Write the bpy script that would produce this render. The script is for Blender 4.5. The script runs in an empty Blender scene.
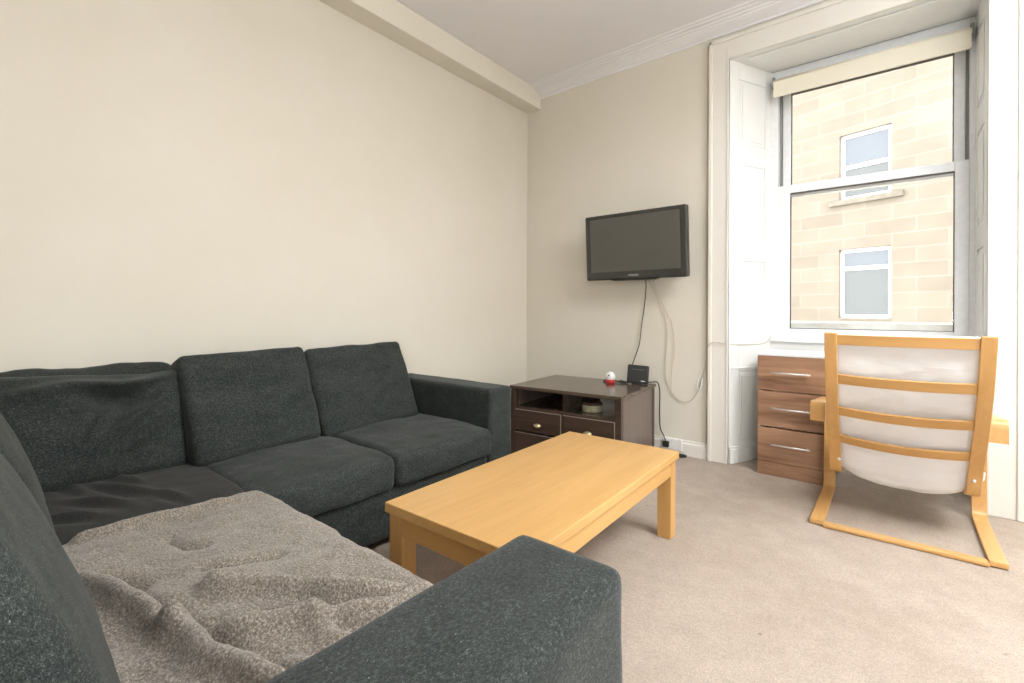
import bpy, bmesh, math, random
from mathutils import Vector, Matrix, noise
random.seed(7)
S = bpy.context.scene
COL = S.collection
R = math.radians

# ------------------------------------------------------------------ camera
cam_d = bpy.data.cameras.new('camera'); cam = bpy.data.objects.new('camera', cam_d); COL.objects.link(cam)
cam_d.sensor_width = 36; cam_d.lens = 472.0 / 1024 * 36
cam_d.shift_y = (312.0 - 341.5) / 1024
cam_d.clip_start = 0.02; cam_d.clip_end = 200
yaw, roll = R(39.1), R(0.237)
fw = Vector((-math.sin(yaw), math.cos(yaw), 0)); rt = Vector((math.cos(yaw), math.sin(yaw), 0)); up = Vector((0, 0, 1))
r2 = rt * math.cos(roll) + up * math.sin(roll); u2 = -rt * math.sin(roll) + up * math.cos(roll)
m = Matrix((r2, u2, -fw)).transposed().to_4x4(); m.translation = Vector((2.674, -3.509, 1.05))
cam.matrix_world = m
S.camera = cam

# ------------------------------------------------------------------ world, lights, exposure
S.view_settings.view_transform = 'Standard'; S.view_settings.look = 'None'
S.view_settings.gamma = 1; S.view_settings.use_curve_mapping = False
S.view_settings.exposure = 0.0
W = bpy.data.worlds.new('world'); S.world = W; W.use_nodes = True
bgn = W.node_tree.nodes['Background']
bgn.inputs[0].default_value = (0.97, 0.985, 1.0, 1); bgn.inputs[1].default_value = 7.5

def area(name, loc, direction, sx, sy, power, color=(1, 1, 1), spread=180):
    d = bpy.data.lights.new(name, 'AREA'); d.shape = 'RECTANGLE'; d.size = sx; d.size_y = sy
    d.energy = power; d.color = color; d.spread = R(spread)
    o = bpy.data.objects.new(name, d); COL.objects.link(o); o.location = loc
    o.rotation_euler = Vector(direction).to_track_quat('-Z', 'Y').to_euler()
    return o
# daylight of the second window further along the window wall (outside the frame)
area('window_daylight', (4.75, 0.30, 1.8), (-0.15, -1, -0.22), 1.0, 1.8, 80, (0.88, 0.95, 1.0))
# unseen fill light added under the ceiling, right of the view
area('ceiling_fill', (3.95, -1.75, 2.93), (0, 0, -1), 1.3, 1.3, 100, (0.94, 0.97, 1.0))
area('ceiling_fill_up', (3.95, -1.75, 2.62), (0, 0, 1), 1.2, 1.2, 88, (0.94, 0.97, 1.0))
# added fill from the back of the room, aimed at the window recess
area('rear_fill', (3.75, -4.7, 1.35), (-0.22, 1, 0.16), 0.9, 0.9, 47, (0.96, 0.98, 1.0))
# light portal of the visible window (guides sky sampling only)
pt = area('window_portal', (2.5, 0.70, 1.75), (0, -1, 0), 1.3, 2.0, 1); pt.data.cycles.is_portal = True

# ------------------------------------------------------------------ node helpers
def srgb(r, g, b):
    f = lambda c: (c/255/12.92) if c/255 <= 0.04045 else ((c/255+0.055)/1.055)**2.4
    return (f(r), f(g), f(b), 1)
class NM:
    def __init__(s, name, rough=0.6, spec=0.5):
        s.m = bpy.data.materials.new(name); s.m.use_nodes = True; s.t = s.m.node_tree
        s.b = s.t.nodes['Principled BSDF']; s.b.inputs['Roughness'].default_value = rough
        s.b.inputs['Specular IOR Level'].default_value = spec
        s.tc = s.n('ShaderNodeTexCoord')
    def n(s, t, **kw):
        x = s.t.nodes.new(t)
        for k, v in kw.items():
            if k.startswith('i_'): x.inputs[k[2:].replace('_', ' ')].default_value = v
            else: setattr(x, k, v)
        return x
    def l(s, a, b): s.t.links.new(a, b)
    def co(s, scale=(1, 1, 1), rot=(0, 0, 0), src='Object'):
        mp = s.n('ShaderNodeMapping'); mp.inputs['Scale'].default_value = scale; mp.inputs['Rotation'].default_value = rot
        s.l(s.tc.outputs[src], mp.inputs['Vector']); return mp.outputs[0]
    def noise(s, scale, co=None, detail=3, rough=0.5, dist=0.0):
        x = s.n('ShaderNodeTexNoise'); x.inputs['Scale'].default_value = scale; x.inputs['Detail'].default_value = detail
        x.inputs['Roughness'].default_value = rough; x.inputs['Distortion'].default_value = dist
        s.l(co if co is not None else s.tc.outputs['Object'], x.inputs['Vector']); return x.outputs['Fac']
    def ramp(s, fac, stops):
        x = s.n('ShaderNodeValToRGB'); e = x.color_ramp.elements
        while len(e) < len(stops): e.new(0.5)
        for el, (p, c) in zip(e, stops): el.position = p; el.color = c
        s.l(fac, x.inputs[0]); return x.outputs[0]
    def mix(s, a, b, fac, mode='MIX'):
        x = s.n('ShaderNodeMix'); x.data_type = 'RGBA'; x.blend_type = mode
        for sock, v in ((x.inputs[0], fac), (x.inputs[6], a), (x.inputs[7], b)):
            if hasattr(v, 'links'): s.l(v, sock)
            else: sock.default_value = v
        return x.outputs[2]
    def bump(s, h, strength=0.3, dist=0.01, prev=None):
        x = s.n('ShaderNodeBump'); x.inputs['Strength'].default_value = strength; x.inputs['Distance'].default_value = dist
        s.l(h, x.inputs['Height'])
        if prev is not None: s.l(prev, x.inputs['Normal'])
        return x.outputs[0]
    def col(s, c):
        if hasattr(c, 'links'): s.l(c, s.b.inputs['Base Color'])
        else: s.b.inputs['Base Color'].default_value = c
        return s
    def nor(s, x): s.l(x, s.b.inputs['Normal']); return s

def paint(name, c, c2=None, rough=0.75, mottling=1.2, spec=0.3, bump=0.05):
    k = NM(name, rough, spec)
    c2 = c2 or tuple(x*0.95 for x in c[:3]) + (1,)
    k.col(k.ramp(k.noise(mottling, detail=4, rough=0.6), [(0.35, c2), (0.65, c)]))
    k.nor(k.bump(k.noise(90, detail=3), bump, 0.004)); return k.m
def plain(name, c, rough=0.4, metal=0.0, spec=0.5):
    k = NM(name, rough, spec); k.b.inputs['Metallic'].default_value = metal
    k.col(k.ramp(k.noise(30), [(0.3, tuple(x*0.93 for x in c[:3]) + (1,)), (0.7, c)])); return k.m
def wood(name, c1, c2, axis='Y', scale=1.0, rough=0.35, stretch=14, streak=3.2, spec=0.5, c3=None):
    k = NM(name, rough, spec)
    sc = [stretch, stretch, stretch]; sc['XYZ'.index(axis)] = 0.9
    sc = tuple(x*scale for x in sc)
    co = k.co(sc)
    n1 = k.noise(1.0, co, 5, 0.6, 0.6); n2 = k.noise(streak, co, 4, 0.7, 0.2)
    a = k.ramp(n1, [(0.35, c1), (0.68, c2)])
    b = k.ramp(n2, [(0.3, tuple(x*0.82 for x in c1[:3]) + (1,)), (0.6, c3 or c2)])
    c = k.mix(a, b, 0.35)
    k.col(c); k.nor(k.bump(n2, 0.06, 0.002)); return k.m

M = {}
M['cream'] = paint('cream_wall_paint', srgb(222, 216, 203), srgb(218, 211, 196))
M['beam'] = paint('cream_beam_paint', srgb(228, 222, 208), srgb(224, 218, 203))
M['ceil'] = paint('ceiling_paint', srgb(233, 231, 232), srgb(229, 227, 228))
M['white'] = paint('white_gloss_paint', srgb(240, 240, 237), srgb(234, 234, 230), rough=0.35, spec=0.5, bump=0.02)
M['arch'] = paint('offwhite_trim_paint', srgb(230, 226, 218), srgb(226, 221, 212), rough=0.4, spec=0.5, bump=0.02)
M['upvc'] = plain('white_upvc', srgb(238, 240, 242), 0.3)
M['bead'] = paint('dark_cream_bead_paint', srgb(196, 185, 160), srgb(182, 171, 146), rough=0.5, mottling=9)  # mottled cream, darker than the wall paint
M['channel'] = plain('grey_channel', srgb(135, 136, 132), 0.6)
M['gasket'] = plain('dark_gasket', srgb(95, 90, 88), 0.6)
M['blind'] = paint('blind_fabric', srgb(238, 232, 214), srgb(234, 227, 208), rough=0.8)
M['black'] = plain('black_plastic', srgb(38, 39, 38), 0.35)
M['blackm'] = plain('black_cable', srgb(34, 34, 34), 0.6)
M['white_p'] = plain('white_plastic', srgb(236, 236, 234), 0.3)
M['cream_p'] = plain('cream_cable', srgb(198, 189, 170), 0.5)
M['red_p'] = plain('red_plastic', srgb(190, 40, 45), 0.3)
M['metal'] = plain('brushed_steel', srgb(232, 232, 232), 0.5, 0.75)
M['brass'] = plain('pale_brass', srgb(214, 200, 160), 0.3, 0.8)
M['tin'] = paint('cream_tin', srgb(205, 200, 170), srgb(170, 165, 130), rough=0.35, mottling=25)
M['trimline'] = plain('pale_edge', srgb(150, 138, 125), 0.4)
M['beech'] = wood('honey_wood', srgb(196, 150, 88), srgb(209, 165, 104), 'Y', 0.8, 0.33, 9)
M['beechX'] = wood('honey_wood_x', srgb(193, 146, 84), srgb(205, 160, 100), 'X', 0.8, 0.35, 9)
M['beechZ'] = wood('honey_wood_z', srgb(193, 146, 84), srgb(205, 160, 100), 'Z', 0.8, 0.35, 9)
M['birch'] = wood('bent_birch', srgb(196, 148, 86), srgb(208, 162, 102), 'Z', 0.8, 0.35, 12)
M['birchY'] = wood('bent_birch_y', srgb(196, 148, 86), srgb(208, 162, 102), 'Y', 0.8, 0.35, 12)
M['birchX'] = wood('bent_birch_x', srgb(194, 146, 84), srgb(206, 160, 100), 'X', 0.8, 0.35, 12)
M['walnut'] = wood('walnut_front', srgb(112, 80, 60), srgb(196, 156, 124), 'X', 1.0, 0.4, 13, 2.8, c3=srgb(156, 112, 84))
M['darkw'] = wood('dark_brown_wood', srgb(62, 48, 40), srgb(82, 66, 56), 'X', 1.0, 0.22, 20)
M['darkwZ'] = wood('dark_brown_wood_z', srgb(98, 84, 77), srgb(122, 107, 99), 'Z', 1.0, 0.3, 22)
M['darktop'] = wood('dark_brown_top', srgb(80, 66, 56), srgb(94, 80, 70), 'X', 1.0, 0.17, 20)

def fabric():
    k = NM('charcoal_fabric', 0.95, 0.15)
    co = k.co((1, 1, 1))
    na = k.noise(800, k.co((1, 1, .5)), 2, 0.7); nb = k.noise(230, k.co((1, .6, .8)), 4, 0.8)
    nm = k.n('ShaderNodeMath', operation='ADD'); nh = k.n('ShaderNodeMath', operation='MULTIPLY'); nh.inputs[1].default_value = .5
    k.l(na, nm.inputs[0]); k.l(nb, nm.inputs[1]); k.l(nm.outputs[0], nh.inputs[0])
    base = k.ramp(nh.outputs[0], [(0.36, srgb(28, 31, 31)), (0.52, srgb(51, 55, 54)), (0.66, srgb(98, 102, 98))])
    big = k.ramp(k.noise(9, k.co((1, .6, 1.4)), 6, 0.72), [(0.3, (0.70, 0.72, 0.72, 1)), (0.7, (1.25, 1.24, 1.2, 1))])
    c = k.mix(base, big, 1.0, 'MULTIPLY')
    v = k.n('ShaderNodeTexVoronoi'); v.inputs['Scale'].default_value = 110; v.inputs['Randomness'].default_value = 1
    k.l(co, v.inputs['Vector'])
    sp = k.ramp(v.outputs['Distance'], [(0.06, (1, 1, 1, 1)), (0.13, (0, 0, 0, 1))])
    sel = k.ramp(k.noise(30, co, 2), [(0.50, (0, 0, 0, 1)), (0.62, (0.8, 0.8, 0.8, 1))])
    lint = k.mix(sp, sel, 1.0, 'MULTIPLY')
    c = k.mix(c, srgb(150, 150, 138), lint)
    k.col(c)
    w1 = k.noise(520, k.co((1, 0.5, 1)), 2, 0.7)
    k.nor(k.bump(w1, 0.35, 0.002))
    k.b.inputs['Sheen Weight'].default_value = 0.14; k.b.inputs['Sheen Roughness'].default_value = 0.4
    return k.m
M['fabric'] = fabric()
def fabric2():
    k = NM('worn_dark_fabric', 0.9, 0.2)
    co = k.co((1, 1, 1))
    base = k.ramp(k.noise(300, co, 2, 0.7), [(0.35, srgb(30, 30, 29)), (0.65, srgb(62, 62, 59))])
    k.col(base); k.nor(k.bump(k.noise(300, co, 2), 0.35, 0.002))
    k.b.inputs['Sheen Weight'].default_value = 0.08
    return k.m
M['fabric2'] = fabric2()
def throwm():
    k = NM('taupe_fleece', 1.0, 0.05)
    co = k.co((1, 1, 1))
    c = k.ramp(k.noise(230, co, 5, 0.8), [(0.33, srgb(74, 67, 60)), (0.5, srgb(126, 117, 106)), (0.68, srgb(194, 184, 172))])
    big = k.ramp(k.noise(6, co, 3), [(0.3, (0.9, 0.9, 0.9, 1)), (0.7, (1.08, 1.07, 1.06, 1))])
    k.col(k.mix(c, big, 1.0, 'MULTIPLY'))
    k.nor(k.bump(k.noise(300, co, 4, 0.7), 0.45, 0.004))
    k.b.inputs['Sheen Weight'].default_value = 0.3
    return k.m
M['throw'] = throwm()
def carpet():
    k = NM('beige_carpet', 1.0, 0.05)
    co = k.co((1, 1, 1))
    fine = k.ramp(k.noise(240, co, 3, 0.7), [(0.3, srgb(154, 140, 127)), (0.7, srgb(198, 184, 171))])
    wear = k.ramp(k.noise(1.7, co, 6, 0.62, 0.4), [(0.3, (0.88, 0.86, 0.84, 1)), (0.55, (1.0, 1.0, 1.0, 1)), (0.75, (1.08, 1.09, 1.10, 1))])
    mid = k.ramp(k.noise(11, co, 4, 0.6), [(0.3, (0.93, 0.93, 0.92, 1)), (0.7, (1.05, 1.05, 1.05, 1))])
    c = k.mix(k.mix(fine, wear, 1.0, 'MULTIPLY'), mid, 1.0, 'MULTIPLY')
    c = k.mix(c, k.ramp(k.noise(75, co, 4, 0.75), [(0.3, (0.86, 0.86, 0.86, 1)), (0.7, (1.1, 1.1, 1.1, 1))]), 1.0, 'MULTIPLY')
    v = k.n('ShaderNodeTexVoronoi'); v.inputs['Scale'].default_value = 5.5; k.l(co, v.inputs['Vector'])
    dot = k.ramp(v.outputs['Distance'], [(0.03, (0.6, 0.6, 0.6, 1)), (0.05, (0, 0, 0, 1))])
    c = k.mix(c, srgb(110, 95, 82), dot)
    k.col(c); k.nor(k.bump(k.noise(260, co, 3, 0.7), 0.6, 0.006, k.bump(k.noise(9, co, 3), 0.25, 0.02)))
    return k.m
M['carpet'] = carpet()
def linen():
    k = NM('white_cotton', 0.9, 0.2)
    k.col(k.ramp(k.noise(3, detail=3), [(0.3, srgb(228, 227, 228)), (0.7, srgb(238, 237, 237))]))
    k.nor(k.bump(k.noise(5, k.co((0.6, 1.2, 2.4), (0, .5, 0)), 3, 0.5, 0.6), 0.3, 0.02)); return k.m
M['linen'] = linen()
def stone():
    k = NM('sandstone', 0.9, 0.2)
    mp = k.co((1, 1, 1))
    sep = k.n('ShaderNodeSeparateXYZ'); k.l(mp, sep.inputs[0]); cmb = k.n('ShaderNodeCombineXYZ')
    k.l(sep.outputs[0], cmb.inputs[0]); k.l(sep.outputs[2], cmb.inputs[1])
    br = k.n('ShaderNodeTexBrick'); k.l(cmb.outputs[0], br.inputs['Vector'])
    br.inputs['Scale'].default_value = 1.0; br.inputs['Brick Width'].default_value = 1.05; br.inputs['Row Height'].default_value = 0.36
    br.inputs['Mortar Size'].default_value = 0.012; br.inputs['Color1'].default_value = srgb(119, 112, 102)
    br.inputs['Color2'].default_value = srgb(111, 104, 94); br.inputs['Mortar'].default_value = srgb(125, 119, 111)
    br.inputs['Bias'].default_value = 0.0; br.offset = 0.45
    n = k.ramp(k.noise(1.6, mp, 5, 0.6), [(0.3, (0.9, 0.88, 0.86, 1)), (0.7, (1.08, 1.07, 1.05, 1))])
    k.col(k.mix(br.outputs['Color'], n, 1.0, 'MULTIPLY')); return k.m
M['stone'] = stone()
M['stone2'] = paint('pale_stone', srgb(205, 192, 170), srgb(180, 166, 145), mottling=3)
M['farsill'] = paint('weathered_sill_stone', srgb(118, 112, 102), srgb(100, 94, 84), mottling=5)
M['sillw'] = paint('painted_stone_sill', srgb(222, 219, 212), srgb(196, 191, 180), mottling=4)
def glass():
    k = NM('window_glass'); t = k.t; t.nodes.remove(k.b)
    a = k.n('ShaderNodeBsdfTransparent'); a.inputs[0].default_value = (0.985, 0.99, 0.985, 1)
    g = k.n('ShaderNodeBsdfGlossy'); g.inputs['Roughness'].default_value = 0.02
    fr = k.n('ShaderNodeFresnel'); fr.inputs[0].default_value = 1.45
    mx = k.n('ShaderNodeMixShader'); k.l(fr.outputs[0], mx.inputs[0]); k.l(a.outputs[0], mx.inputs[1]); k.l(g.outputs[0], mx.inputs[2])
    k.l(mx.outputs[0], t.nodes['Material Output'].inputs[0]); return k.m
M['glass'] = glass()
M['farglass'] = plain('reflecting_far_glass', srgb(62, 67, 66), 0.12, 0.0, 0.8)
M['fardark'] = plain('dark_far_glass', srgb(70, 76, 84), 0.12, 0.0, 0.8)
M['screen'] = plain('tv_screen', srgb(84, 83, 75), 0.4, 0.0, 0.6)  # lightened grey stands in for the room reflected in the screen
M['tvframe'] = plain('tv_bezel', srgb(56, 55, 53), 0.22, 0.0, 0.5)
def emis():
    k = NM('fill_diffuser'); k.b.inputs['Emission Color'].default_value = (1, 0.95, 0.88, 1); k.b.inputs['Emission Strength'].default_value = 3
    k.col(srgb(240, 238, 230)); return k.m
M['lamp'] = emis()

# ------------------------------------------------------------------ mesh helpers
def link(name, bm, mat, parent=None, smooth=False, bevel=0, seg=2, loc=None, rot=None, autos=True):
    me = bpy.data.meshes.new(name); bmesh.ops.recalc_face_normals(bm, faces=bm.faces); bm.to_mesh(me); bm.free()
    me.materials.append(mat)
    o = bpy.data.objects.new(name, me); COL.objects.link(o)
    if parent is not None: o.parent = parent
    if loc: o.location = loc
    if rot: o.rotation_euler = rot
    if smooth: me.polygons.foreach_set('use_smooth', [True]*len(me.polygons))
    if bevel:
        b = o.modifiers.new('bevel', 'BEVEL'); b.width = bevel; b.segments = seg; b.limit_method = 'ANGLE'; b.angle_limit = R(35)
    return o
def box(bm, x0, x1, y0, y1, z0, z1):
    v = [bm.verts.new((x, y, z)) for z in (z0, z1) for x, y in ((x0, y0), (x1, y0), (x1, y1), (x0, y1))]
    for f in ((3, 2, 1, 0), (4, 5, 6, 7), (0, 1, 5, 4), (1, 2, 6, 5), (2, 3, 7, 6), (3, 0, 4, 7)):
        bm.faces.new([v[i] for i in f])
def prism(bm, pts, z0, z1):
    a = [bm.verts.new((x, y, z0)) for x, y in pts]; b = [bm.verts.new((x, y, z1)) for x, y in pts]
    bm.faces.new(a[::-1]); bm.faces.new(b); n = len(pts)
    for i in range(n): bm.faces.new((a[i], a[(i+1) % n], b[(i+1) % n], b[i]))
def extr(bm, pts3, vec):
    vec = Vector(vec); a = [bm.verts.new(p) for p in pts3]; b = [bm.verts.new(Vector(p)+vec) for p in pts3]
    bm.faces.new(a[::-1]); bm.faces.new(b); n = len(a)
    for i in range(n): bm.faces.new((a[i], a[(i+1) % n], b[(i+1) % n], b[i]))
def catmull(P, sub=8):
    P = [Vector(p) for p in P]; Q = [P[0]*2-P[1]] + P + [P[-1]*2-P[-2]]; out = []
    for i in range(1, len(Q)-2):
        a, b, c, d = Q[i-1:i+3]
        for k in range(sub):
            t = k/sub
            out.append(0.5*((2*b)+(c-a)*t+(2*a-5*b+4*c-d)*t*t+(3*b-a-3*c+d)*t**3))
    out.append(P[-1]); return out
def tube(bm, P, r, seg=8, sub=8, smoothp=True):
    pts = catmull(P, sub) if smoothp and len(P) > 2 else [Vector(p) for p in P]
    rings = []; prev = None
    for i, p in enumerate(pts):
        t = (pts[min(i+1, len(pts)-1)] - pts[max(i-1, 0)]).normalized()
        if prev is None: n = t.orthogonal().normalized()
        else: n = (prev - t*prev.dot(t)).normalized()
        prev = n; b = t.cross(n)
        rings.append([bm.verts.new(p + (n*math.cos(2*math.pi*k/seg) + b*math.sin(2*math.pi*k/seg))*r) for k in range(seg)])
    for a, b in zip(rings, rings[1:]):
        for k in range(seg): bm.faces.new((a[k], a[(k+1) % seg], b[(k+1) % seg], b[k]))
    bm.faces.new(rings[0][::-1]); bm.faces.new(rings[-1])
def lathe(bm, prof, c=(0, 0, 0), seg=32, axis='Z'):
    rings = []
    for r, z in prof:
        ring = []
        for k in range(seg):
            a = 2*math.pi*k/seg; x, y = r*math.cos(a), r*math.sin(a)
            p = {'Z': (x, y, z), 'Y': (x, z, y), 'X': (z, x, y)}[axis]
            ring.append(bm.verts.new(Vector(p)+Vector(c)))
        rings.append(ring)
    for a, b in zip(rings, rings[1:]):
        for k in range(seg): bm.faces.new((a[k], a[(k+1) % seg], b[(k+1) % seg], b[k]))
    bm.faces.new(rings[0][::-1]); bm.faces.new(rings[-1])
def strip(bm, P, w, th, xc, sub=8, xs=None):
    """bentwood strip: path in (y,z), width along x, thickness th across the path"""
    pts = catmull([(0, y, z) for y, z in P], sub)
    n = len(pts); rings = []
    for i, p in enumerate(pts):
        t = (pts[min(i+1, n-1)] - pts[max(i-1, 0)]).normalized(); nn = Vector((0, -t.z, t.y))
        x = xc if xs is None else xs[0]+(xs[1]-xs[0])*i/(n-1)
        ring = []
        for dx, dn in ((-w/2, -th/2), (w/2, -th/2), (w/2, th/2), (-w/2, th/2)):
            ring.append(bm.verts.new(p + Vector((x+dx, 0, 0)) + nn*dn))
        rings.append(ring)
    for a, b in zip(rings, rings[1:]):
        for k in range(4): bm.faces.new((a[k], a[(k+1) % 4], b[(k+1) % 4], b[k]))
    bm.faces.new(rings[0][::-1]); bm.faces.new(rings[-1])
def thing(name, label, cat, loc=(0, 0, 0), rz=0, group=None):
    o = bpy.data.objects.new(name, None); COL.objects.link(o); o.location = loc; o.rotation_euler = (0, 0, rz)
    o.empty_display_size = 0.1
    o['label'] = label; o['category'] = cat
    if group: o['group'] = group
    return o
def tag(o, label, cat, group=None):
    o['label'] = label; o['category'] = cat
    if group: o['group'] = group
    return o
def struct(o, label, cat='setting'):
    o['kind'] = 'structure'; o['label'] = label; o['category'] = cat; return o
BM = bmesh.new
def soft(sx, sy, sz, r=0.05, bulge=(0.02, 0.02, 0.02), n=44, seed=0, amp=0.006, freq=6, fn=None, taper=0):
    """soft upholstered block centred at the origin, rounded, bulging and wrinkled"""
    bm = BM(); H = Vector((sx/2, sy/2, sz/2)); r = min(r, sx/2*0.98, sy/2*0.98, sz/2*0.98)
    cells = [max(6, int(n*d/max(sx, sy, sz))) for d in (sx, sy, sz)]
    verts = {}
    def V(i, j, k):
        key = (i, j, k)
        if key in verts: return verts[key]
        q = Vector((2*i/cells[0]-1, 2*j/cells[1]-1, 2*k/cells[2]-1))
        # denser sampling towards the edges
        q = Vector([math.copysign(abs(c)**0.8, c) for c in q])
        p = Vector((q[a]*H[a] for a in range(3)))
        inner = Vector([max(-(H[a]-r), min(H[a]-r, p[a])) for a in range(3)])
        d = p-inner
        if d.length > 1e-9: p = inner + d.normalized()*r
        un = [p[a]/H[a] for a in range(3)]
        for a in range(3):
            o1, o2 = [b for b in range(3) if b != a]
            p[a] += bulge[a]*un[a]*(1-abs(un[o1])**2.5)*(1-abs(un[o2])**2.5)
        s = Vector((p.x+seed*7.3, p.y+seed*3.1, p.z))
        nv = Vector((noise.noise(s*freq), noise.noise(s*freq+Vector((9, 0, 0))), noise.noise(s*freq+Vector((0, 9, 0)))))
        nv2 = Vector((noise.noise(s*freq*3), noise.noise(s*freq*3+Vector((5, 0, 0))), noise.noise(s*freq*3+Vector((0, 5, 0)))))
        p += nv*amp + nv2*amp*0.35
        if fn: p = fn(p, un)
        verts[key] = bm.verts.new(p); return verts[key]
    cx, cy, cz = cells
    for i in range(cx):
        for j in range(cy):
            for k in (0, cz): bm.faces.new([V(i, j, k), V(i+1, j, k), V(i+1, j+1, k), V(i, j+1, k)])
    for i in range(cx):
        for k in range(cz):
            for j in (0, cy): bm.faces.new([V(i, j, k), V(i+1, j, k), V(i+1, j, k+1), V(i, j, k+1)])
    for j in range(cy):
        for k in range(cz):
            for i in (0, cx): bm.faces.new([V(i, j, k), V(i, j+1, k), V(i, j+1, k+1), V(i, j, k+1)])
    return bm

# ================================================================== SETTING
CEIL = 3.07; XR = 5.9; YB = -5.6
b = BM(); box(b, -0.2, XR+0.2, YB-0.2, 0.0, -0.12, 0); box(b, 1.76, 3.06, 0.0, 0.42, -0.12, 0); box(b, 4.1, 5.4, 0.0, 0.42, -0.12, 0)
struct(link('floor', b, M['carpet']), 'beige cut pile carpet covering the whole floor', 'floor')
b = BM(); box(b, -0.2, XR+0.2, YB-0.2, 0.6, CEIL, CEIL+0.12)
struct(link('ceiling', b, M['ceil']), 'plain white painted ceiling', 'ceiling')
b = BM(); box(b, -0.2, 0, YB-0.2, 0.6, 0, CEIL)
struct(link('wall_left', b, M['cream']), 'long cream wall behind the sofa', 'wall')
b = BM()
prism(b, [(0, 0), (1.76, 0), (1.95, .40), (1.95, .62), (0, .62)], 0, CEIL)
prism(b, [(3.06, 0), (4.1, 0), (4.25, .40), (4.25, .62), (3.05, .62), (3.05, .40)], 0, CEIL)
prism(b, [(5.4, 0), (XR, 0), (XR, .62), (5.25, .62), (5.25, .4)], 0, CEIL)
for x0, x1 in ((1.76, 3.06), (4.1, 5.4)): box(b, x0, x1, 0.0, .62, 2.84, CEIL); box(b, x0+.19, x1-.01, .44, .62, 0, 0.86)
struct(link('wall_back', b, M['cream']), 'cream window wall with the television on it', 'wall')
b = BM(); box(b, XR, XR+0.2, YB-0.2, 0.6, 0, CEIL)
struct(link('wall_right', b, M['cream']), 'cream wall to the right, outside the view', 'wall')
b = BM(); box(b, -0.2, XR+0.2, YB-0.2, YB, 0, CEIL)
struct(link('wall_front', b, M['cream']), 'cream wall behind the photographer', 'wall')
# boxed beam along the left wall
b = BM(); box(b, 0, 0.152, YB, 0, 2.90, CEIL)
struct(link('trim_1', b, M['beam'], bevel=0.004), 'cream boxed-in beam under the ceiling above the sofa wall', 'beam')
# cornice on the window wall
prof = [(0, 2.995), (-.012, 2.995), (-.018, 3.004), (-.014, 3.012), (-.026, 3.018), (-.05, 3.03), (-.085, 3.042), (-.088, 3.048), (-.105, 3.05), (-.11, 3.056), (-.14, 3.058), (-.145, 3.064), (-.17, 3.064), (-.175, 3.07), (0, 3.07)]
b = BM(); extr(b, [(0.152, y, z) for y, z in prof], (XR-0.152, 0, 0))
struct(link('trim_2', b, M['ceil']), 'white moulded plaster cornice above the window wall', 'cornice')
# skirtings
sk = [(0, 0), (-.018, 0), (-.018, .085), (-.010, .098), (-.010, .108), (0, .112)]
b = BM(); extr(b, [(0.0, y, z) for y, z in sk], (1.66, 0, 0))
struct(link('baseboard_back', b, M['arch']), 'off-white skirting board under the television', 'skirting board')
b = BM(); extr(b, [(3.22, y, z) for y, z in sk], (.72, 0, 0))
struct(link('baseboard_right', b, M['arch']), 'off-white skirting board right of the window', 'skirting board')
b = BM(); extr(b, [(-y, YB, z) for y, z in sk], (0, -YB-0.02, 0))
struct(link('baseboard_left', b, M['arch']), 'off-white skirting board along the sofa wall', 'skirting board')

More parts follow.
